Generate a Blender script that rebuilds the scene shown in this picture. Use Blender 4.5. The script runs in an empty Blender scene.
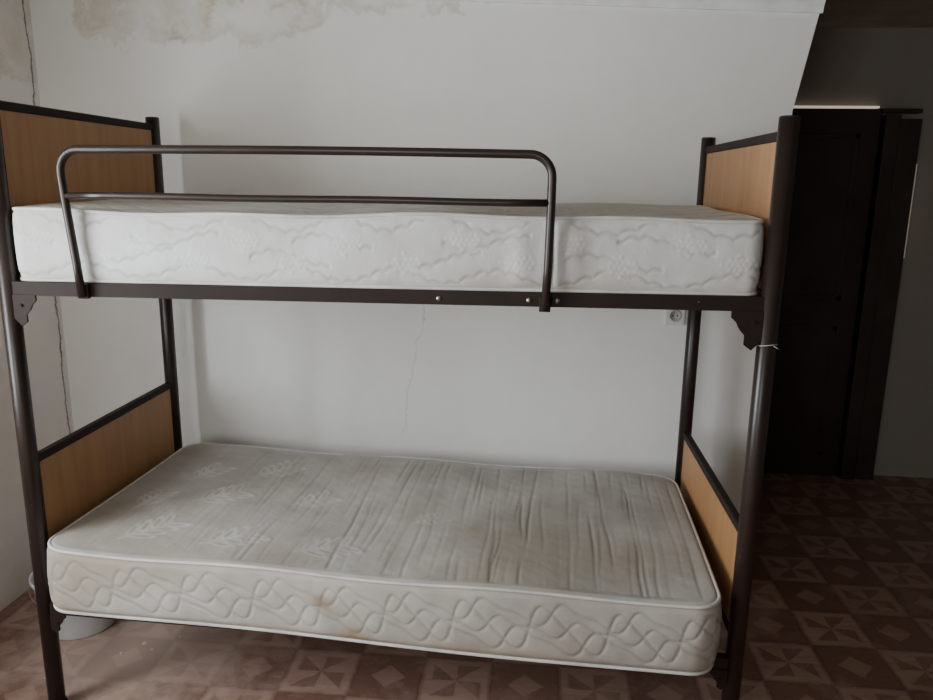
import bpy, bmesh, math, random
import numpy as np
from mathutils import Vector, Matrix
random.seed(4); RNG=np.random.RandomState(7)
COL=bpy.context.scene.collection
F=-0.06          # floor level
L=1.96; W=0.845  # post spacing of the bunk bed
WX=-0.52; WY=0.996; CEIL=2.27; HY=2.27

# ------------------------------------------------------------ materials
class NB:
    def __init__(s,name):
        s.mat=bpy.data.materials.new(name); s.mat.use_nodes=True
        s.nt=s.mat.node_tree; s.nt.nodes.clear()
        s.out=s.nt.nodes.new("ShaderNodeOutputMaterial")
        s.b=s.nt.nodes.new("ShaderNodeBsdfPrincipled")
        s.nt.links.new(s.b.outputs[0],s.out.inputs[0])
        s.co=s.nt.nodes.new("ShaderNodeTexCoord").outputs["Object"]
    def put(s,sock,v):
        if v is None: return
        if isinstance(v,bpy.types.NodeSocket): s.nt.links.new(v,sock)
        else:
            if isinstance(v,tuple) and len(v)==3 and sock.type=='RGBA': v=(*v,1)
            sock.default_value=v
    def m(s,op,a,b=None,c=None,clamp=False):
        n=s.nt.nodes.new("ShaderNodeMath"); n.operation=op; n.use_clamp=clamp
        for i,v in enumerate((a,b,c)):
            if v is not None: s.put(n.inputs[i],v)
        return n.outputs[0]
    def xyz(s,v=None):
        n=s.nt.nodes.new("ShaderNodeSeparateXYZ"); s.put(n.inputs[0],v or s.co); return n.outputs
    def vscale(s,sx,sy,sz,v=None):
        n=s.nt.nodes.new("ShaderNodeMapping"); s.put(n.inputs[0],v or s.co); n.inputs["Scale"].default_value=(sx,sy,sz); return n.outputs[0]
    def noise(s,scale,detail=4,rough=.55,v=None,dist=0):
        n=s.nt.nodes.new("ShaderNodeTexNoise"); s.put(n.inputs["Vector"],v or s.co)
        n.inputs["Scale"].default_value=scale; n.inputs["Detail"].default_value=detail
        n.inputs["Roughness"].default_value=rough; n.inputs["Distortion"].default_value=dist
        return n.outputs["Fac"]
    def ramp(s,f,stops):
        n=s.nt.nodes.new("ShaderNodeValToRGB"); s.put(n.inputs[0],f); e=n.color_ramp.elements
        while len(e)<len(stops): e.new(.5)
        for k,(p,c) in enumerate(stops):
            e[k].position=p; e[k].color=(*c,1) if isinstance(c,tuple) else (c,c,c,1)
        return n.outputs[0]
    def mix(s,f,a,b,mode='MIX'):
        n=s.nt.nodes.new("ShaderNodeMix"); n.data_type='RGBA'; n.blend_type=mode
        s.put(n.inputs[0],f); s.put(n.inputs[6],a); s.put(n.inputs[7],b); return n.outputs[2]
    def bump(s,h,strength=.3,dist=.01):
        n=s.nt.nodes.new("ShaderNodeBump"); n.inputs["Strength"].default_value=strength; n.inputs["Distance"].default_value=dist
        s.put(n.inputs["Height"],h); s.put(s.b.inputs["Normal"],n.outputs[0])
    def attr(s,name):
        n=s.nt.nodes.new("ShaderNodeAttribute"); n.attribute_name=name; return n.outputs["Fac"]
    def set(s,col=None,rough=None,metal=None,spec=None):
        s.put(s.b.inputs["Base Color"],col); s.put(s.b.inputs["Roughness"],rough); s.put(s.b.inputs["Metallic"],metal)
        s.put(s.b.inputs["Specular IOR Level"],spec); return s.mat
    def blob(s,p,r):
        x,y,z=s.xyz()
        d=s.m('ADD',s.m('ADD',s.m('POWER',s.m('DIVIDE',s.m('SUBTRACT',x,p[0]),r[0]),2.0),s.m('POWER',s.m('DIVIDE',s.m('SUBTRACT',y,p[1]),r[1]),2.0)),s.m('POWER',s.m('DIVIDE',s.m('SUBTRACT',z,p[2]),r[2]),2.0))
        return s.m('SQRT',d)

def mat_plain(name,col,rough=.6,var=.12,scale=8,metal=0,spec=.5):
    n=NB(name); f=n.noise(scale)
    dk=tuple(c*(1-var) for c in col); lt=tuple(min(1,c*(1+var)) for c in col)
    return n.set(n.ramp(f,[(.3,dk),(.7,lt)]),rough,metal,spec)

def mat_wall(name,base,kind):
    n=NB(name)
    big=n.noise(1.3,5,.6); fine=n.noise(14,5,.6)
    c=n.ramp(big,[(.3,tuple(v*.94 for v in base)),(.62,base)])
    c=n.mix(n.ramp(fine,[(.35,.12),(.6,0.0)]),c,tuple(v*.84 for v in base))
    stain=n.noise(6,6,.65,dist=.6)
    if kind in('back','left'):
        spots=[((.22,WY,2.18),(.50,1,.20)),((-.05,WY,2.2),(.34,1,.22)),((.75,WY,2.22),(.50,1,.14))] if kind=='back' else [((WX,.90,2.10),(1,.26,.26)),((WX,.6,1.8),(1,.08,.08))]
        patch=n.ramp(n.noise(7,5,.65),[(.36,.15),(.64,1.0)])
        for p,r in spots:
            d=n.m('ADD',n.blob(p,r),n.m('MULTIPLY',n.m('SUBTRACT',stain,.5),1.9))
            inside=n.ramp(d,[(.2,1.0),(1.1,0.0)])
            ring=n.ramp(d,[(.68,0.0),(.86,1.0),(.89,1.0),(1.0,0.0)])
            c=n.mix(n.m('MULTIPLY',n.m('MULTIPLY',inside,patch),.50),c,(.58,.50,.32))
            c=n.mix(n.m('MULTIPLY',n.m('MULTIPLY',ring,patch),.38),c,(.38,.30,.17))
    x,y,z=n.xyz()
    if kind=='left':
        w=n.m('MULTIPLY',n.m('SUBTRACT',n.noise(4,7,.75),.5),.08)
        d=n.m('ABSOLUTE',n.m('SUBTRACT',n.m('ADD',y,w),.965))
        line=n.ramp(d,[(.0015,.95),(.0065,0.0)])
        c=n.mix(line,c,(.09,.075,.06))
        damp=n.ramp(n.m('ADD',z,n.m('MULTIPLY',stain,.4)),[(.12,.4),(.36,0.0)])
        c=n.mix(damp,c,(.55,.48,.38))
    if kind=='back':
        w=n.m('MULTIPLY',n.m('SUBTRACT',n.noise(4,6,.7),.5),.16)
        d=n.m('ABSOLUTE',n.m('SUBTRACT',n.m('ADD',n.m('ADD',x,w),n.m('MULTIPLY',z,-.18)),.785))
        line=n.ramp(d,[(.0004,.34),(.0022,0.0)])
        band=n.m('MULTIPLY',n.m('GREATER_THAN',z,.5),n.m('LESS_THAN',z,1.05))
        c=n.mix(n.m('MULTIPLY',line,band),c,(.30,.29,.26))
    n.bump(n.m('ADD',n.m('MULTIPLY',big,1.0),n.m('MULTIPLY',fine,.12)),.4,.03)
    return n.set(c,.85,0,.2)

def mat_floor():
    n=NB("patterned_linoleum")
    x,y,z=n.xyz(); T=.22
    wob=n.m('MULTIPLY',n.m('SUBTRACT',n.noise(16,3),.5),.08)
    gx=n.m('ADD',n.m('DIVIDE',n.m('ADD',x,20.05),T),wob); gy=n.m('SUBTRACT',n.m('DIVIDE',n.m('ADD',y,20.1),T),wob)
    u=n.m('FRACT',gx); v=n.m('FRACT',gy)
    par=n.m('MODULO',n.m('ADD',n.m('FLOOR',gx),n.m('FLOOR',gy)),2.0)
    du=n.m('SUBTRACT',u,.5); dv=n.m('SUBTRACT',v,.5)
    a=n.m('ABSOLUTE',du); b=n.m('ABSOLUTE',dv)
    tri=n.m('GREATER_THAN',a,b)
    pin=n.m('GREATER_THAN',n.m('MULTIPLY',du,dv),0.0)
    xor=n.m('ABSOLUTE',n.m('SUBTRACT',tri,pin))
    sq=n.m('MAXIMUM',a,b)
    wn2=n.nt.nodes.new("ShaderNodeTexWhiteNoise"); wn2.noise_dimensions='2D'
    cc=n.nt.nodes.new("ShaderNodeCombineXYZ"); n.put(cc.inputs[0],n.m('FLOOR',gx)); n.put(cc.inputs[1],n.m('FLOOR',gy)); n.put(wn2.inputs["Vector"],cc.outputs[0])
    c=n.mix(par,(.42,.275,.22),(.20,.105,.080))
    c=n.mix(n.m('MULTIPLY',wn2.outputs["Value"],.35),c,(.27,.16,.125))
    orn=n.m('MULTIPLY',xor,n.ramp(sq,[(.34,.75),(.38,0.0)]))
    c=n.mix(n.m('MULTIPLY',orn,n.m('SUBTRACT',1.0,par)),c,(.19,.10,.075))
    c=n.mix(n.m('MULTIPLY',n.ramp(n.m('ADD',a,b),[(.24,.75),(.27,0.0)]),par),c,(.40,.26,.205))
    c=n.mix(n.ramp(sq,[(.45,0.0),(.475,.45)]),c,(.12,.065,.050))
    g=n.noise(9,5,.6,v=n.vscale(1,6,1)); c=n.mix(n.ramp(g,[(.35,.35),(.65,0.0)]),c,(.16,.095,.072))
    wn=n.noise(5,6,.7); c=n.mix(n.ramp(wn,[(.52,0.0),(.64,.45)]),c,(.38,.265,.215))
    sp=n.noise(60,4,.7); c=n.mix(n.ramp(sp,[(.64,0.0),(.70,.4)]),c,(.50,.40,.34))
    d=n.m('ADD',n.blob((.12,.34,F),(.60,.45,1)),n.m('MULTIPLY',n.m('SUBTRACT',n.noise(7,6,.7),.5),1.8))
    c=n.mix(n.ramp(d,[(.45,.5),(1.0,0.0)]),c,(.60,.48,.40))
    n.bump(g,.1,.003)
    return n.set(c,n.ramp(wn,[(.3,.28),(.7,.5)]),0,.4)

def mat_steel(name="brown_painted_steel",flat=False):
    n=NB(name)
    a=n.noise(28,5,.7); k=n.noise(75,4,.6)
    c=n.ramp(n.noise(5),[(.3,(.016,.0095,.008)),(.7,(.026,.016,.0125))])
    c=n.mix(n.ramp(k,[(.725,0.0),(.745,.7)]),c,(.26,.20,.15))
    if not flat: c=n.mix(n.ramp(a,[(.72,0.0),(.75,.6)]),c,(.13,.075,.045))
    return n.set(c,.62 if flat else n.ramp(n.noise(5),[(.3,.30),(.7,.38)]),.0,.2 if flat else .45)

def mat_laminate():
    n=NB("orange_brown_wood_laminate")
    g=n.noise(3.0,6,.6,v=n.vscale(1,9,.8),dist=.4)
    c=n.ramp(g,[(.3,(.34,.175,.075)),(.55,(.40,.215,.095)),(.75,(.44,.245,.112))])
    c=n.mix(n.ramp(n.noise(4),[(.5,0.0),(.8,.3)]),c,(.27,.15,.075))
    return n.set(c,.42,0,.35)

def mat_ticking(name,base,dirt,amount,crease_w):
    n=NB(name)
    big=n.noise(2.6,6,.62,dist=.5); mid=n.noise(9,5,.6)
    c=n.mix(n.ramp(big,[(.38,0.0),(.66,amount)]),base,dirt)
    c=n.mix(n.ramp(mid,[(.45,0.0),(.72,amount*.6)]),c,tuple(v*.8 for v in dirt))
    c=n.mix(n.attr("stain"),c,(.28,.225,.155))
    c=n.mix(n.attr("thread"),c,(.72,.72,.70))
    c=n.mix(n.m('MULTIPLY',n.attr("crease_dark"),crease_w),c,(.22,.20,.17))  # crease shade and dirt painted into stitch grooves and wrinkles
    w=n.noise(420,2,.5); cr=n.noise(45,4,.6,dist=1.2)
    n.bump(n.m('ADD',w,n.m('MULTIPLY',cr,2.5)),.28,.0015)
    return n.set(c,n.ramp(mid,[(0,.62),(1,.75)]),0,.2)

M_wall=mat_wall("whitewashed_plaster",(.86,.86,.825),'back')
M_wl=mat_wall("whitewashed_plaster_damp",(.93,.935,.92),'left')
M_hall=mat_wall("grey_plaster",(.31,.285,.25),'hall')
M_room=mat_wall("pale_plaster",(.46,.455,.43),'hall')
M_ceil=mat_plain("ceiling_plaster",(.38,.325,.265),.9)
M_floor=mat_floor(); M_steel=mat_steel(); M_flat=mat_steel("brown_painted_steel_matt",True); M_lam=mat_laminate()
M_tick=mat_ticking("quilted_ticking_worn",(.52,.51,.48),(.36,.34,.30),.75,.42)
M_tick2=mat_ticking("quilted_ticking_white",(.66,.675,.67),(.48,.46,.41),.55,.42)
M_pipe=mat_plain("piping_cloth",(.56,.55,.52),.8,.2)
M_bolt=mat_plain("bolt_steel",(.42,.40,.38),.35,metal=.9)
M_door=mat_plain("dark_brown_door_paint",(.028,.018,.015),.45,.3,4,spec=.35)
M_jamb=mat_plain("dark_jamb_paint",(.040,.028,.023),.5,.3,4,spec=.3)
M_white=mat_plain("white_plastic",(.70,.70,.68),.4)
M_ins=mat_plain("socket_insert_shaded",(.42,.41,.39),.4)  # insert greyed, shadow ring of the recess put into its colour
M_black=mat_plain("socket_hole_black",(.02,.02,.02),.5)
M_enam=mat_plain("white_bucket_plastic",(.62,.65,.66),.4)
M_string=mat_plain("white_string",(.55,.55,.53),.9)
M_chip=mat_plain("plaster_crumb",(.55,.49,.43),.9)
M_wood=mat_plain("slat_wood",(.35,.24,.15),.7)
M_trimw=mat_plain("white_trim_paint",(.84,.85,.83),.7)

# ------------------------------------------------------------ mesh builder
class MB:
    def __init__(s): s.v=[];s.f=[];s.sm=[]
    def add(s,vs,fs,smooth):
        o=len(s.v); s.v+= [tuple(v) for v in vs]; s.f+=[tuple(i+o for i in f) for f in fs]; s.sm+=[smooth]*len(fs)
    def box(s,a,b,bev=.002,seg=2):
        bm=bmesh.new(); bmesh.ops.create_cube(bm,size=1)
        for v in bm.verts: v.co=Vector([(a[i]+b[i])/2+v.co[i]*(b[i]-a[i]) for i in range(3)])
        if bev>0: bmesh.ops.bevel(bm,geom=list(bm.edges),offset=min(bev,.45*min(abs(b[i]-a[i]) for i in range(3))),segments=seg,affect='EDGES',profile=.5)
        bm.verts.index_update(); s.add([v.co[:] for v in bm.verts],[[v.index for v in f.verts] for f in bm.faces],False); bm.free()
    def beam(s,p0,p1,w,h,bev=.003):
        n=len(s.v); s.box((0,-w/2,-h/2),(1,w/2,h/2),0)
        p0=Vector(p0);p1=Vector(p1)
        for k in range(n,len(s.v)):
            x,y,z=s.v[k]; q=p0.lerp(p1,x); s.v[k]=(q.x,q.y+y,q.z+z)
    def tube(s,pts,r,n=20,closed=False,caps=True):
        P=[Vector(p) for p in pts]; N=len(P)
        T=[]
        for i in range(N):
            a=P[(i-1)%N] if (closed or i>0) else P[i]; b=P[(i+1)%N] if (closed or i<N-1) else P[i]
            T.append((b-a).normalized())
        ref=Vector((0,0,1)) if abs(T[0].z)<.9 else Vector((0,1,0))
        nr=T[0].cross(ref).normalized(); vs=[]
        for i in range(N):
            nr=(nr-T[i]*nr.dot(T[i])).normalized(); bn=T[i].cross(nr)
            rr=r[i] if isinstance(r,(list,tuple)) else r
            for k in range(n):
                an=2*math.pi*k/n; vs.append(P[i]+nr*math.cos(an)*rr+bn*math.sin(an)*rr)
        fs=[]
        for i in range(N if closed else N-1):
            j=(i+1)%N
            for k in range(n):
                l=(k+1)%n; fs.append((i*n+k,i*n+l,j*n+l,j*n+k))
        s.add(vs,fs,True)
        if caps and not closed:
            o=len(s.v)-len(vs)
            s.f.append(tuple(o+k for k in range(n))[::-1]); s.sm.append(False)
            s.f.append(tuple(o+(N-1)*n+k for k in range(n))); s.sm.append(False)
    def lathe(s,prof,c=(0,0,0),n=48,smooth=True):
        vs=[];fs=[]
        for r,z in prof:
            for k in range(n):
                a=2*math.pi*k/n; vs.append((c[0]+r*math.cos(a),c[1]+r*math.sin(a),c[2]+z))
        for i in range(len(prof)-1):
            for k in range(n):
                l=(k+1)%n; fs.append((i*n+k,i*n+l,(i+1)*n+l,(i+1)*n+k))
        s.add(vs,fs,smooth)
    def prism(s,poly,y0,y1):
        n=len(poly); vs=[(x,y0,z) for x,z in poly]+[(x,y1,z) for x,z in poly]
        fs=[tuple(range(n)),tuple(range(2*n-1,n-1,-1))]+[(i,i+n,(i+1)%n+n,(i+1)%n) for i in range(n)]
        s.add(vs,fs,False)
    def obj(s,name,mat,parent=None,base=(0,0,0),fixn=True):
        me=bpy.data.meshes.new(name); bx,by,bz=base
        me.from_pydata([(x-bx,y-by,z-bz) for x,y,z in s.v],[],s.f)
        me.polygons.foreach_set("use_smooth",s.sm)
        if fixn:
            bm=bmesh.new(); bm.from_mesh(me); bmesh.ops.recalc_face_normals(bm,faces=bm.faces); bm.to_mesh(me); bm.free()
        me.materials.append(mat); me.update()
        o=bpy.data.objects.new(name,me); COL.objects.link(o)
        if parent: o.parent=parent
        else: o.location=base
        return o
def tag(o,label,cat,group=None):
    o["label"]=label; o["category"]=cat
    if group: o["group"]=group
def struct(o): o["kind"]="structure"; return o
def sbox(name,a,b,mat,bev=0):
    m=MB(); m.box(a,b,bev); return struct(m.obj(name,mat))

# ------------------------------------------------------------ room
X1=4.3; Y0=-3.4; T=.14; XE=2.272
sbox("floor",(WX-T,Y0-T,F-.1),(X1+T,HY+T,F),M_floor)
sbox("ceiling",(WX-T,Y0-T,CEIL),(X1+T,HY+T,CEIL+.1),M_ceil)
m=MB(); m.prism([(WX-T,F),(XE,F),(XE,1.76),(2.335,2.12),(2.335,CEIL),(WX-T,CEIL)],WY,WY+T); struct(m.obj("wall_back",M_wall))
sbox("wall_hall",(2.0,HY,F),(X1+T,HY+T,CEIL),M_hall)
sbox("wall_right",(X1,Y0,F),(X1+T,HY,CEIL),M_hall)
sbox("wall_hall_side",(XE-.14,WY+T,F),(XE,HY,CEIL),M_hall)
fwx0,fwx1,fwz0,fwz1=-.20,.85,.75,2.05
m=MB()
m.box((WX-T,Y0-T,F),(fwx0,Y0,CEIL),0); m.box((fwx1,Y0-T,F),(X1+T,Y0,CEIL),0)
m.box((fwx0,Y0-T,F),(fwx1,Y0,fwz0),0); m.box((fwx0,Y0-T,fwz1),(fwx1,Y0,CEIL),0)
struct(m.obj("wall_front",M_room))
wy0,wy1,wz0,wz1=-1.55,-.45,.70,2.0
m=MB()
m.box((WX-T,Y0,F),(WX,wy0,CEIL),0); m.box((WX-T,wy1,F),(WX,WY,CEIL),0)
m.box((WX-T,wy0,F),(WX,wy1,wz0),0); m.box((WX-T,wy0,wz1),(WX,wy1,CEIL),0)
struct(m.obj("wall_left",M_wl))
m=MB(); fx0,fx1=WX-.10,WX-.05
for y in (wy0,(wy0+wy1)/2-.025,wy1-.05): m.box((fx0,y,wz0),(fx1,y+.05,wz1),.004)
for z in (wz0,wz1-.05): m.box((fx0,wy0,z),(fx1,wy1,z+.05),.004)
struct(m.obj("window_1",M_trimw))
m=MB()
for x in (fwx0,(fwx0+fwx1)/2-.025,fwx1-.05): m.box((x,Y0-.10,fwz0),(x+.05,Y0-.05,fwz1),.004)
for z in (fwz0,fwz1-.05): m.box((fwx0,Y0-.10,z),(fwx1,Y0-.05,z+.05),.004)
struct(m.obj("window_2",M_trimw))
# plaster cornice on the back wall
m=MB(); prof=[(0,0),(.012,.0),(.018,.02),(.035,.045),(.05,.085),(.06,.10),(.06,.25),(0,.25)]
vs=[]
for x,zb in ((WX,2.185),(2.335,2.079)): vs+=[(x,WY-a,min(CEIL,zb+b)) for a,b in prof]
n=len(prof); fs=[(i,(i+1)%n,(i+1)%n+n,i+n) for i in range(n)]+[tuple(range(n)),tuple(range(2*n-1,n-1,-1))]
m.add(vs,fs,False); struct(m.obj("trim_1",M_trimw))
# dark door in the hall
m=MB(); dx0,dx1=2.45,3.085; dz=1.885; yd=HY-.045
m.box((dx0,yd,F+.005),(dx1,HY-.005,dz),.003)
for z0,z1 in ((F+.12,.78),(.92,dz-.12)):
    for a,b in (((dx0+.09,z0),(dx1-.09,z0+.025)),((dx0+.09,z1-.025),(dx1-.09,z1)),((dx0+.09,z0),(dx0+.115,z1)),((dx1-.115,z0),(dx1-.09,z1))):
        m.box((a[0],yd-.004,a[1]),(b[0],yd+.004,b[1]),.002)
door=struct(m.obj("door_1",M_door))
m=MB()
m.box((3.095,HY-.08,F),(3.165,HY,dz-.03),.003); m.box((3.17,HY-.07,F),(3.27,HY,dz-.05),.003)
m.box((dx1,HY-.06,dz-.02),(3.27,HY,dz+.0),.002)
struct(m.obj("trim_2",M_jamb))
def gap_glow(name,st):
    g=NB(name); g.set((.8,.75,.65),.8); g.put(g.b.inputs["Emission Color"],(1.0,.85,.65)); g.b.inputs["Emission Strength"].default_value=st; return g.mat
m=MB(); m.box((2.36,HY-.03,dz+.004),(dx1-.01,HY,dz+.014),0); struct(m.obj("glow_strip_1",gap_glow("daylight_gap_glow",.5)))  # glowing bar above the door imitates leaking daylight; the wall is solid
m=MB(); m.box((3.271,HY-.072,1.15),(3.2735,HY,1.62),0); struct(m.obj("glow_strip_2",gap_glow("faint_daylight_gap_glow",.10)))  # faint glowing sliver beside the jamb, standing in for leaking daylight

# ------------------------------------------------------------ bunk bed
base=(L/2,W/2,F)
bed=bpy.data.objects.new("bunk_bed",None); bed.location=base; COL.objects.link(bed)
tag(bed,"brown steel bunk bed with tan laminate ends and guard rail","bunk bed")
R=.0235
for x,y,top in ((0,0,1.712),(L,0,1.659),(0,W,1.712),(L,W,1.659)):
    m=MB(); m.tube([(x,y,F+.02),(x,y,top-.004)],R,28); m.obj("post",M_steel,bed,base)
    m=MB(); m.lathe([(.0,.0),(R*.88,0),(R*.99,-.003),(R*.99,-.010),(R*.9,-.010)],(x,y,top),28); m.obj("post_cap",M_black,bed,base)
    m=MB(); m.lathe([(0,.0),(R+.004,0),(R+.004,.018),(R+.001,.022),(R,.022)],(x,y,F),28); m.obj("foot_cap",M_black,bed,base)
def rz(level,x):
    return (1.204+.012*x/L) if level==1 else (.270-.035*x/L)
def endboard(x,top,bot,name):
    m=MB(); y0,y1=R*.8,W-R*.8
    m.box((x-.0115,y0,top-.024),(x+.0115,y1,top),.004,3)
    m.box((x-.0115,y0,bot),(x+.0115,y1,bot+.025),.004,3)
    m.box((x-.010,y0,bot+.02),(x+.010,y0+.012,top-.02),.002)
    m.box((x-.010,y1-.012,bot+.02),(x+.010,y1,top-.02),.002)
    fr=m.obj(name,M_flat,bed,base)
    m=MB(); m.box((x-.008,y0+.010,bot+.023),(x+.008,y1-.010,top-.022),.001); p=m.obj("laminate_panel",M_lam,fr,base)
    p["label"]="orange-brown wood laminate panel"
endboard(0,1.688,1.215,"headboard"); endboard(L,1.628,1.225,"footboard")
endboard(0,.733,.33,"lower_headboard"); endboard(L,.620,.30,"lower_footboard")
for lev in (1,0):
    for y,io in ((0,1),(W,-1)):
        m=MB(); p0=(R*.7,y,rz(lev,0)+.006); p1=(L-R*.7,y,rz(lev,L)+.006)
        m.beam(p0,p1,.026,.036)
        m.beam((p0[0],y+io*.024,p0[2]-.016),(p1[0],y+io*.024,p1[2]-.016),.026,.004)
        m.obj("side_rail",M_flat,bed,base)
    for k in range(12):
        x=.10+k*(L-.2)/11; zc=rz(lev,x)
        m=MB(); m.box((x-.03,.015,zc-.008),(x+.03,W-.015,zc+.020),.003); m.obj("slat",M_wood,bed,base)
for lev in (1,0):
    for y in (0,W):
        for sx,x in ((1,R*.8),(-1,L-R*.8)):
            z=rz(lev,x)-.010; k=1.0 if lev else .62
            if lev and sx>0: k=.85
            poly=[(0,0),(.075,0),(.075,-.018),(.062,-.03),(.055,-.045),(.040,-.062),(.040,-.085),(.022,-.098),(0,-.075)]
            m=MB(); m.prism([(x+sx*a*k,z+b*k) for a,b in poly],y-.016,y-.010)
            m.prism([(x,z),(x+sx*.012,z),(x+sx*.012,z-.075*k),(x,z-.075*k)],y-.014,y+.014)
            br=m.obj("rail_bracket",M_flat,bed,base)
            m=MB(); m.tube([(x+sx*.022,y-.021,z-.028),(x+sx*.022,y-.014,z-.028)],.0045,12); m.obj("bracket_bolt",M_flat,br,base)
gy=-.034; gr=.0105
gr0=MB(); pts=[(.222,gy+.004,1.195),(.218,gy,1.28),(.205,gy,1.42),(.199,gy,1.50)]
cx,cz,cr=.252,1.513,.053
for k in range(0,9):
    a=math.pi-k*math.pi/16; pts.append((cx+cr*math.cos(a),gy,cz+cr*math.sin(a)))
x2=1.368;z2=1.513
for k in range(1,24):
    t=k/24; pts.append((cx+(x2-cx)*t,gy-.004*math.sin(math.pi*t),1.566+.003*math.sin(math.pi*t)))
for k in range(0,9):
    a=math.pi/2-k*math.pi/16; pts.append((x2+cr*math.cos(a),gy,z2+cr*math.sin(a)))
pts+=[(1.421,gy,1.44),(1.419,gy,1.30),(1.415,gy+.004,1.194)]
gr0.tube(pts,gr,18)
gr0.tube([(.206,gy,1.452)]+[(.206+1.214*t/12,gy,1.454+.001*math.sin(t)) for t in range(1,12)]+[(1.420,gy,1.454)],gr*.86,16)
guard=gr0.obj("guard_rail",M_steel,bed,base)
for x in (.222,1.415):
    m=MB(); m.box((x-.014,-.026,1.190),(x+.014,-.012,1.228),.002); m.obj("mounting_plate",M_flat,guard,base)
for x in (1.15,1.375,1.445):
    z=rz(1,x)+.004
    m=MB(); m.lathe([(.0,.004),(.004,.0035),(.0065,.0)],(0,0,0),14)
    m.v=[(x+a,-.0135-c,z+b) for a,b,c in m.v]; m.obj("bolt",M_bolt,bed,base)

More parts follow.
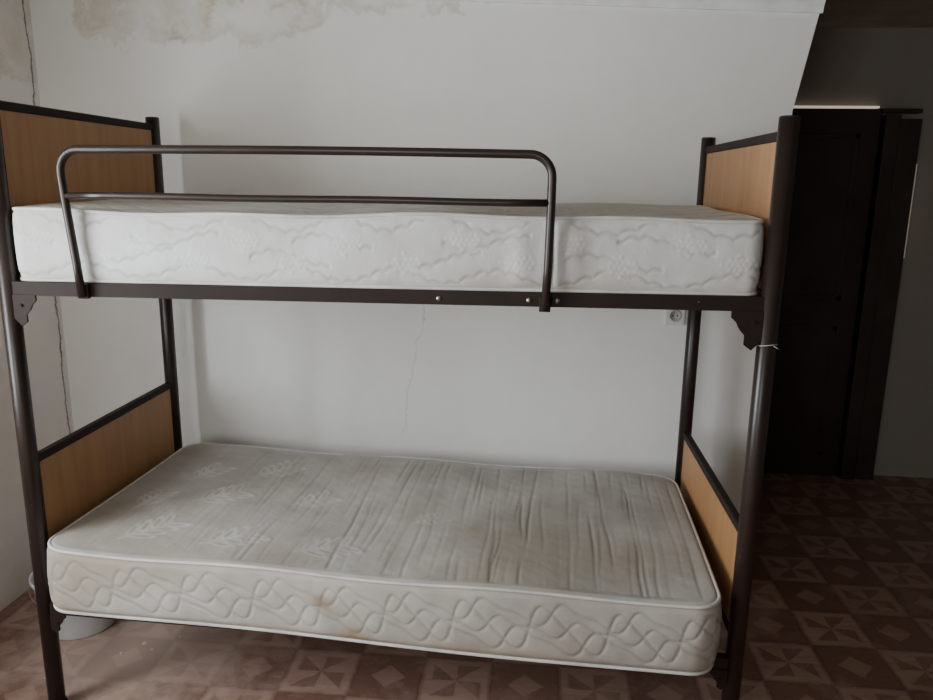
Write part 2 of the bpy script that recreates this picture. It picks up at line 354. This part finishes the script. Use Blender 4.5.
# ------------------------------------------------------------ mattresses
def sines(n,fmin,fmax,seed):
    r=np.random.RandomState(seed); a=r.uniform(0,2*math.pi,n); f=r.uniform(fmin,fmax,n); ph=r.uniform(0,6.28,n)
    def g(x,y):
        o=0
        for i in range(n): o=o+np.sin((np.cos(a[i])*x+np.sin(a[i])*y)*f[i]+ph[i])
        return o/n
    return g
def groove(d,w): return np.exp(-(d/w)**2)
def cloth_box(name,hx,hy,h,rc,re,step,topfn,sidefn,gdef,mat,bulge=.010):
    nx,ny,nz=[int(round(v/step)) for v in (2*hx,2*hy,h)]
    quads=[]
    def face(a,b,fn,flip):
        I,J=np.meshgrid(np.arange(a),np.arange(b),indexing='ij'); I=I.ravel();J=J.ravel()
        c=[fn(I,J),fn(I+1,J),fn(I+1,J+1),fn(I,J+1)]
        if flip: c=c[::-1]
        quads.append(np.stack([np.stack(np.broadcast_arrays(*q),1) for q in c],1))
    z=lambda I,v: np.full_like(I,v)
    face(nx,ny,lambda I,J:(I,J,z(I,nz)),False); face(nx,ny,lambda I,J:(I,J,z(I,0)),True)
    face(nx,nz,lambda I,J:(I,z(I,0),J),False); face(nx,nz,lambda I,J:(I,z(I,ny),J),True)
    face(ny,nz,lambda I,J:(z(I,0),I,J),True); face(ny,nz,lambda I,J:(z(I,nx),I,J),False)
    Q=np.concatenate(quads,0); flat=Q.reshape(-1,3)
    key=flat[:,0]*1000003+flat[:,1]*1009+flat[:,2]
    uq,idx,inv=np.unique(key,return_index=True,return_inverse=True)
    P=flat[idx].astype(float); F4=inv.reshape(-1,4)
    x=-hx+2*hx*P[:,0]/nx; y=-hy+2*hy*P[:,1]/ny; zz=h*P[:,2]/nz
    istop=P[:,2]==nz
    s=np.minimum(hx-abs(x),hy-abs(y)); side=s<1e-9
    ax=abs(x)-(hx-rc); ay=abs(y)-(hy-rc); cor=(ax>0)&(ay>0)
    n=np.hypot(ax,ay)+1e-12; mx=np.maximum(ax,ay)
    nxn=np.where(cor,ax/n,np.where(hx-abs(x)<hy-abs(y),1,0.))*np.sign(x)
    nyn=np.where(cor,ay/n,np.where(hx-abs(x)<hy-abs(y),0,1.))*np.sign(y)
    X=np.where(cor,np.sign(x)*(hx-rc+ax*mx/n),x); Y=np.where(cor,np.sign(y)*(hy-rc+ay*mx/n),y)
    t=np.minimum(zz,h-zz); up=zz>h/2
    ds=np.clip(re-s,0,re); dt=np.clip(re-t,0,re); m2=np.maximum(ds,dt); nn=np.hypot(ds,dt)+1e-12
    near=(ds>0)&(dt>0)
    ds2=np.where(near,ds*m2/nn,ds); dt2=np.where(near,dt*m2/nn,dt)
    shift=np.where(near,ds-ds2,0); X=X-nxn*shift; Y=Y-nyn*shift
    Z=np.where(near,np.where(up,h-(re-dt2),re-dt2),zz)
    crease_dark=np.zeros_like(X); thread=np.zeros_like(X); stain=np.zeros_like(X)
    fade=np.clip((s-re)/.02,0,1)
    dz,sm,th,stn=topfn(X,Y); k=istop*fade
    Z=Z+dz*k; crease_dark+=sm*k; thread+=th*k; stain+=stn*istop
    sc=np.where(abs(nyn)>abs(nxn),X,Y+3.0); fz=np.clip((t-re*.6)/.012,0,1)*side
    d,sm,th,stn=sidefn(sc,zz); off=(d+bulge*np.sin(np.pi*zz/h)**.7*1.0)*np.where(side,fz,0)
    X=X+nxn*off; Y=Y+nyn*off; crease_dark+=sm*fz; thread+=th*fz; stain+=stn*side
    X,Y,Z=gdef(X,Y,Z)
    me=bpy.data.meshes.new(name); me.vertices.add(len(X)); me.vertices.foreach_set("co",np.stack([X,Y,Z],1).ravel())
    me.loops.add(F4.size); me.loops.foreach_set("vertex_index",F4.ravel().astype(np.int32))
    me.polygons.add(len(F4)); me.polygons.foreach_set("loop_start",np.arange(0,F4.size,4,dtype=np.int32))
    me.polygons.foreach_set("loop_total",np.full(len(F4),4,dtype=np.int32))
    me.polygons.foreach_set("use_smooth",np.ones(len(F4),dtype=bool)); me.update(calc_edges=True); me.validate()
    for nm,v in (("crease_dark",crease_dark),("thread",thread),("stain",stain)):
        at=me.attributes.new(nm,'FLOAT','POINT'); at.data.foreach_set("value",np.clip(v,0,1).astype(np.float32))
    me.materials.append(mat); o=bpy.data.objects.new(name,me); COL.objects.link(o)
    for zt in (h-re*.35,re*.35):
        pts=[]; ins=re*.12; r2=rc
        def arc(cx,cy,a0):
            for k in range(13):
                a=a0+k*math.pi/24; pts.append((cx+(r2-ins)*math.cos(a),cy+(r2-ins)*math.sin(a)))
        def seg(p,q):
            N=40
            for k in range(1,N): pts.append((p[0]+(q[0]-p[0])*k/N,p[1]+(q[1]-p[1])*k/N))
        A,B=hx-rc,hy-rc
        arc(A,B,0); seg((A,hy-ins),(-A,hy-ins)); arc(-A,B,math.pi/2); seg((-hx+ins,B),(-hx+ins,-B)); arc(-A,-B,math.pi); seg((-A,-hy+ins),(A,-hy+ins)); arc(A,-B,1.5*math.pi); seg((hx-ins,-B),(hx-ins,B))
        a=np.array(pts); xx,yy,zz2=gdef(a[:,0],a[:,1],np.full(len(a),zt))
        mb=MB(); mb.tube(list(zip(xx.tolist(),yy.tolist(),zz2.tolist())),.0050,10,closed=True)
        mb.obj("piping",M_pipe,o)
    return o
# lower mattress
HX,HY2,H=.930,.445,.205
leafs=[(-.70,-.28,.9,.085),(-.60,-.02,.7,.08),(-.44,-.30,.6,.085),(-.50,.22,1.0,.08),(-.16,-.30,.5,.085),(-.30,.02,.8,.07),(.1,-.05,.6,.05),(-.72,.15,1.1,.07),(-.80,-.08,1.3,.06)]
cr_=np.random.RandomState(11)
xk=np.cumsum(cr_.uniform(.014,.046,84))-.88; ak=cr_.uniform(.2,1.15,84); tk=cr_.uniform(-.05,.05,84)
n1=sines(7,3,9,1); n2=sines(9,14,45,2); n3=sines(6,4,14,3); n4=sines(8,20,70,8); n5=sines(8,60,150,9)
def leafpat(x,y):
    o=np.zeros_like(x)
    for cx,cy,an,sz in leafs:
        u=(x-cx)*math.cos(an)+(y-cy)*math.sin(an); v=-(x-cx)*math.sin(an)+(y-cy)*math.cos(an)
        near=(abs(u)<sz*1.4)&(abs(v)<sz*1.2)
        uu=u[near];vv=v[near]; g=groove(vv,.003)*(abs(uu)<sz)
        for k in range(4):
            for sg in (-1,1):
                ca=-.6*sz+k*.42*sz; la=.42*sz; t=sg*.85
                cu=ca+la*math.cos(.85); cv=sg*la*math.sin(.85)
                a=(uu-cu)*math.cos(t)+(vv-cv)*math.sin(t); b=-(uu-cu)*math.sin(t)+(vv-cv)*math.cos(t)
                g=np.maximum(g,groove((np.sqrt((a/la)**2+(b/(la*.30))**2)-1)*la*.30,.0032))
        o[near]=np.maximum(o[near],g*np.clip(.75+.6*n4(uu*1.5,vv*1.5),.2,1))
    return o
def top_low(x,y):
    w=x+.010*n1(x*.3,y*1.6)+.006*n2(x*.15,y*.55)
    dz=np.zeros_like(x); sm=np.zeros_like(x)
    for a,c,t in zip(ak,xk,tk):
        vis=np.clip(.45+1.5*n1(x*.2+c*9,y*2.4+c*5),.02,1.1)
        g=groove(w+t*y-c-.004*n4(c*7+y*0,y*.6),.0038)*a*vis; dz-=.0025*g; sm+=g
    wl=np.clip((x+.80)/.5,.30,1)
    dz=dz*wl+.0040*n1(x*2,y*1)+.0020*n2(x,y*.35)+.0012*n4(x*1.5,y*.5)+.0005*n5(x,y); sm=sm*wl*.8
    lf=leafpat(x,y); dz=dz+.0014*lf
    dz=dz-.012*np.exp(-((x-.1)/.5)**2-(y/.3)**2)
    st=.40*np.exp(-((x-.25)/.04)**2-((y+.1)/.04)**2)+.22*np.exp(-((x-.5)/.12)**2-((y-.15)/.09)**2)+.3*np.exp(-((x+.2)/.1)**2-((y-.3)/.06)**2)+.75*np.clip(n3(x,y)-.08,0,1)+.5*np.clip(n3(x*2.3+4,y*2.3)-.15,0,1)+.25*np.exp(-((x+.7)/.35)**2-((y+.3)/.25)**2)
    return dz,sm,lf*.6*np.clip(.6-x*.8,.15,1),st
def side_low(s,z):
    d=np.full_like(s,9.); lam=.19; zc=H/2; s=s+.012*np.sin(s*7)+.2*(z-zc)
    for ph,off,amp in ((0,-.034,.030),(2.3,.040,.026),(4.2,.0,.058),(1.2,.002,.018)):
        c=zc+off+amp*np.sin(2*math.pi*s/lam+ph)+.010*np.sin(4*math.pi*s/lam+ph*2)
        sl=amp*2*math.pi/lam*np.cos(2*math.pi*s/lam+ph); d=np.minimum(d,abs(z-c)/np.sqrt(1+sl**2))
    g=groove(d,.0031)
    st=.85*np.exp(-((s+.12)/.035)**2-((z-.12)/.03)**2)+.75*np.exp(-((s+.04)/.05)**2-((z-.02)/.03)**2)+.9*np.clip(n3(s*1.4,z*2)-.04,0,1)+.4*np.exp(-(z/.03)**2)+.2*np.exp(-((z-H)/.02)**2)+.14
    return -.0026*g+.0010*np.clip(d/.02,0,1)+.0016*n4(s,z)+.0020*n2(s,z)+.0006*n5(s,z),g*.85,g*0,st
def g_low(x,y,z):
    dz=.006*np.sin(x*3.1+.5)+.004*np.sin(x*9+y*4)-.010*np.exp(-((x-.0)/.6)**2)*(z/H)
    return x,y-.006*np.sin(x*5),z+dz*np.clip(z/H,0,1)
lm=cloth_box("mattress",HX,HY2,H,.075,.018,.0042,top_low,side_low,g_low,M_tick,.010)
lm.location=(.975,.362,rz(0,L/2)+.0245); lm.rotation_euler=(0,.018,-.032)
tag(lm,"worn stained beige quilted mattress with leaf pattern on lower bunk","mattress")
# upper mattress
HXu,HYu,Hu=.952,.416,.193
def top_up(x,y):
    d=np.minimum(abs(((x+y)/.11)%1-.5),abs(((x-y)/.11)%1-.5))*.11
    g=groove(d,.006); return -.004*g+.006*n1(x,y)+.012*np.exp(-((y-.15)/.22)**2),g*.8,g*0,.8*np.clip(n3(x,y)-.03,0,1)
fr=np.random.RandomState(21)
flowers=[(-.86+.135*i+fr.uniform(-.02,.02),Hu/2+(-1)**i*fr.uniform(.012,.034)) for i in range(14)]
def side_up(s,z):
    zc=Hu/2; d=np.full_like(s,9.); s0=s; s=s+.02*np.sin(s*5)
    for ph,off,lm_,am in ((0,-.066,.040,.008),(.5,.066,.042,.008),(.2,-.022,.036,.007),(.7,.024,.038,.007)):
        env=.018*np.sin(2*math.pi*s/.27+ph*7)
        sw=abs(np.sin(math.pi*(s/lm_+ph))); c=zc+off+am*sw+env
        dd=abs(z-c)*.75
        if abs(off)<.05: dd=dd+.02*(np.sin(2*math.pi*s/.41+ph*9)>.1)
        d=np.minimum(d,dd)
    g=groove(d,.0028)
    dots=np.zeros_like(s); s=s0
    for fx,fz in flowers:
        for i in range(-3,4):
            for j in range(-2,3):
                if i*i*.45+j*j>4.2: continue
                px=fx+i*.0135+(j%2)*.0067; pz=fz+j*.0125
                dots=np.maximum(dots,groove(np.hypot(s-px,z-pz),.0040))
        g=g*(1-.8*np.exp(-((s-fx)/.043)**4-((z-fz)/.030)**4))
    # cloth pinched behind the guard-rail leg
    bul=.006*(np.exp(-((s-.375)/.03)**2)+np.exp(-((s-.50)/.03)**2))-.010*np.exp(-((s-.452)/.008)**2)
    bul=bul*np.sin(np.pi*np.clip(z/Hu,0,1))**.6
    st=.7*np.clip(n3(s*1.2,z)-.08,0,1)+.25*np.exp(-(z/.03)**2)
    return -.0026*g+.0018*dots+.0008*np.clip(d/.02,0,1)+.0010*n4(s,z)+.0018*n2(s*.7,z)+.0005*n5(s,z)+bul,g*.85,dots*.5,st
def g_up(x,y,z):
    k=np.clip(z/Hu,0,1)
    return x,y-.003*np.sin(x*4+1),z+k*(.005*np.sin(x*4.3)+.003*np.sin(x*13)-.006*np.exp(-((x-.5)/.25)**2)-.006*np.exp(-((y+HYu)/.12)**2))
um=cloth_box("mattress",HXu,HYu,Hu,.035,.014,.0040,top_up,side_up,g_up,M_tick2,.006)
um.location=(L/2-.001,.4085,rz(1,L/2)+.0245); um.rotation_euler=(0,-.006,0)
tag(um,"white quilted mattress with floral stitching on the upper bunk","mattress")

# ------------------------------------------------------------ small things
sx,sz=1.918,1.022
m=MB(); m.box((sx-.038,WY-.014,sz-.038),(sx+.038,WY,sz+.038),.006,3)
def ring(prof):
    m=MB(); m.lathe(prof,(0,0,0),32); m.v=[(sx+a,WY-.014-c,sz+b) for a,b,c in m.v]; return m
sock=m.obj("wall_socket",M_white,None,(sx,WY,sz))
r=ring([(.0,.001),(.017,.001),(.0175,.004),(.022,.004),(.024,.0)]); r.obj("socket_insert",M_ins,sock,(sx,WY,sz))
for dx in (-.0085,.0085):
    m=MB(); m.tube([(sx+dx,WY-.012,sz),(sx+dx,WY-.0158,sz)],.0034,12); m.obj("pin_hole",M_black,sock,(sx,WY,sz))
tag(sock,"small square white power socket on the plaster wall","socket")
bc=(-.185,.43,F)
m=MB(); m.lathe([(0,.004),(.105,.004),(.112,.0),(.116,.006),(.142,.19),(.149,.195),(.150,.205),(.145,.208),(.139,.2),(.113,.012),(0,.012)],bc,56)
bk=m.obj("bucket",M_enam,None,bc)
m=MB(); pts=[(bc[0]+.152*math.cos(a),bc[1]+.152*math.sin(a),F+.196-.05*abs(math.sin(a))) for a in [math.pi+k*math.pi/24 for k in range(25)]]
m.tube(pts,.0025,8); m.obj("bucket_handle",M_bolt,bk,bc)
tag(bk,"white plastic bucket standing on the floor beside the bunk bed","bucket")
m=MB(); z=1.122; x=L
m.tube([(x+(R+.0012)*math.cos(a),(R+.0012)*math.sin(a),z+.003*math.sin(a*1.5)) for a in [k*2*math.pi/28 for k in range(28)]],.0009,8,closed=True)
m.tube([(x+.01,-R-.001,z),(x+.018,-R+.001,z-.004),(x+.025,-.018,z-.009)],.0008,8)
st=m.obj("string",M_string,None,(L,0,z)); tag(st,"thin white string tied around the steel post","string")
for k,(x,y,s) in enumerate([(.10,.33,.010),(.14,.30,.006),(.05,.27,.007),(.2,.38,.005),(-.12,.12,.006)]):
    bm=bmesh.new(); bmesh.ops.create_icosphere(bm,subdivisions=2,radius=s)
    for v in bm.verts: v.co*=random.uniform(.75,1.15); v.co.z*=.25
    mn=min(v.co.z for v in bm.verts); me=bpy.data.meshes.new("plaster_chip"); bm.to_mesh(me); bm.free(); me.materials.append(M_chip)
    o=bpy.data.objects.new("plaster_chip",me); COL.objects.link(o); o.location=(x,y,F-mn)
    tag(o,"small pale plaster crumb lying on the linoleum floor","debris","plaster crumbs on the floor")

# ------------------------------------------------------------ light
ld=bpy.data.lights.new("window_daylight","AREA"); ld.shape='RECTANGLE'; ld.size=1.2; ld.size_y=1.05; ld.energy=84; ld.color=(.93,.97,1.0)
lo=bpy.data.objects.new("window_daylight",ld); COL.objects.link(lo); lo.location=(WX-T-.03,(wy0+wy1)/2,(wz0+wz1)/2); lo.rotation_euler=(0,-math.pi/2,0)
ld=bpy.data.lights.new("front_window_daylight","AREA"); ld.shape='RECTANGLE'; ld.size=1.0; ld.size_y=1.25; ld.energy=34; ld.color=(.98,.99,1.0)
lo=bpy.data.objects.new("front_window_daylight",ld); COL.objects.link(lo); lo.location=((fwx0+fwx1)/2,Y0-T-.03,(fwz0+fwz1)/2); lo.rotation_euler=(math.pi/2,0,0)
w=bpy.data.worlds.new("world"); bpy.context.scene.world=w; w.use_nodes=True
w.node_tree.nodes["Background"].inputs[0].default_value=(.75,.85,1,1); w.node_tree.nodes["Background"].inputs[1].default_value=.6

# ------------------------------------------------------------ camera
cx,cy,yaw,pitch,roll,f=1.3858,-1.8746,.0878,.2185,.0143,756.04
fw=Vector((-math.sin(yaw)*math.cos(pitch),math.cos(yaw)*math.cos(pitch),-math.sin(pitch)))
r0=Vector((math.cos(yaw),math.sin(yaw),0)); u0=r0.cross(fw); rr=r0*math.cos(roll)+u0*math.sin(roll); uu=rr.cross(fw)
cd=bpy.data.cameras.new("camera"); co=bpy.data.objects.new("camera",cd); COL.objects.link(co)
cd.sensor_width=36; cd.sensor_fit='HORIZONTAL'; cd.lens=f/933*36; cd.clip_start=.05
co.matrix_world=Matrix(((rr.x,uu.x,-fw.x,cx),(rr.y,uu.y,-fw.y,cy),(rr.z,uu.z,-fw.z,1.5),(0,0,0,1)))
bpy.context.scene.camera=co
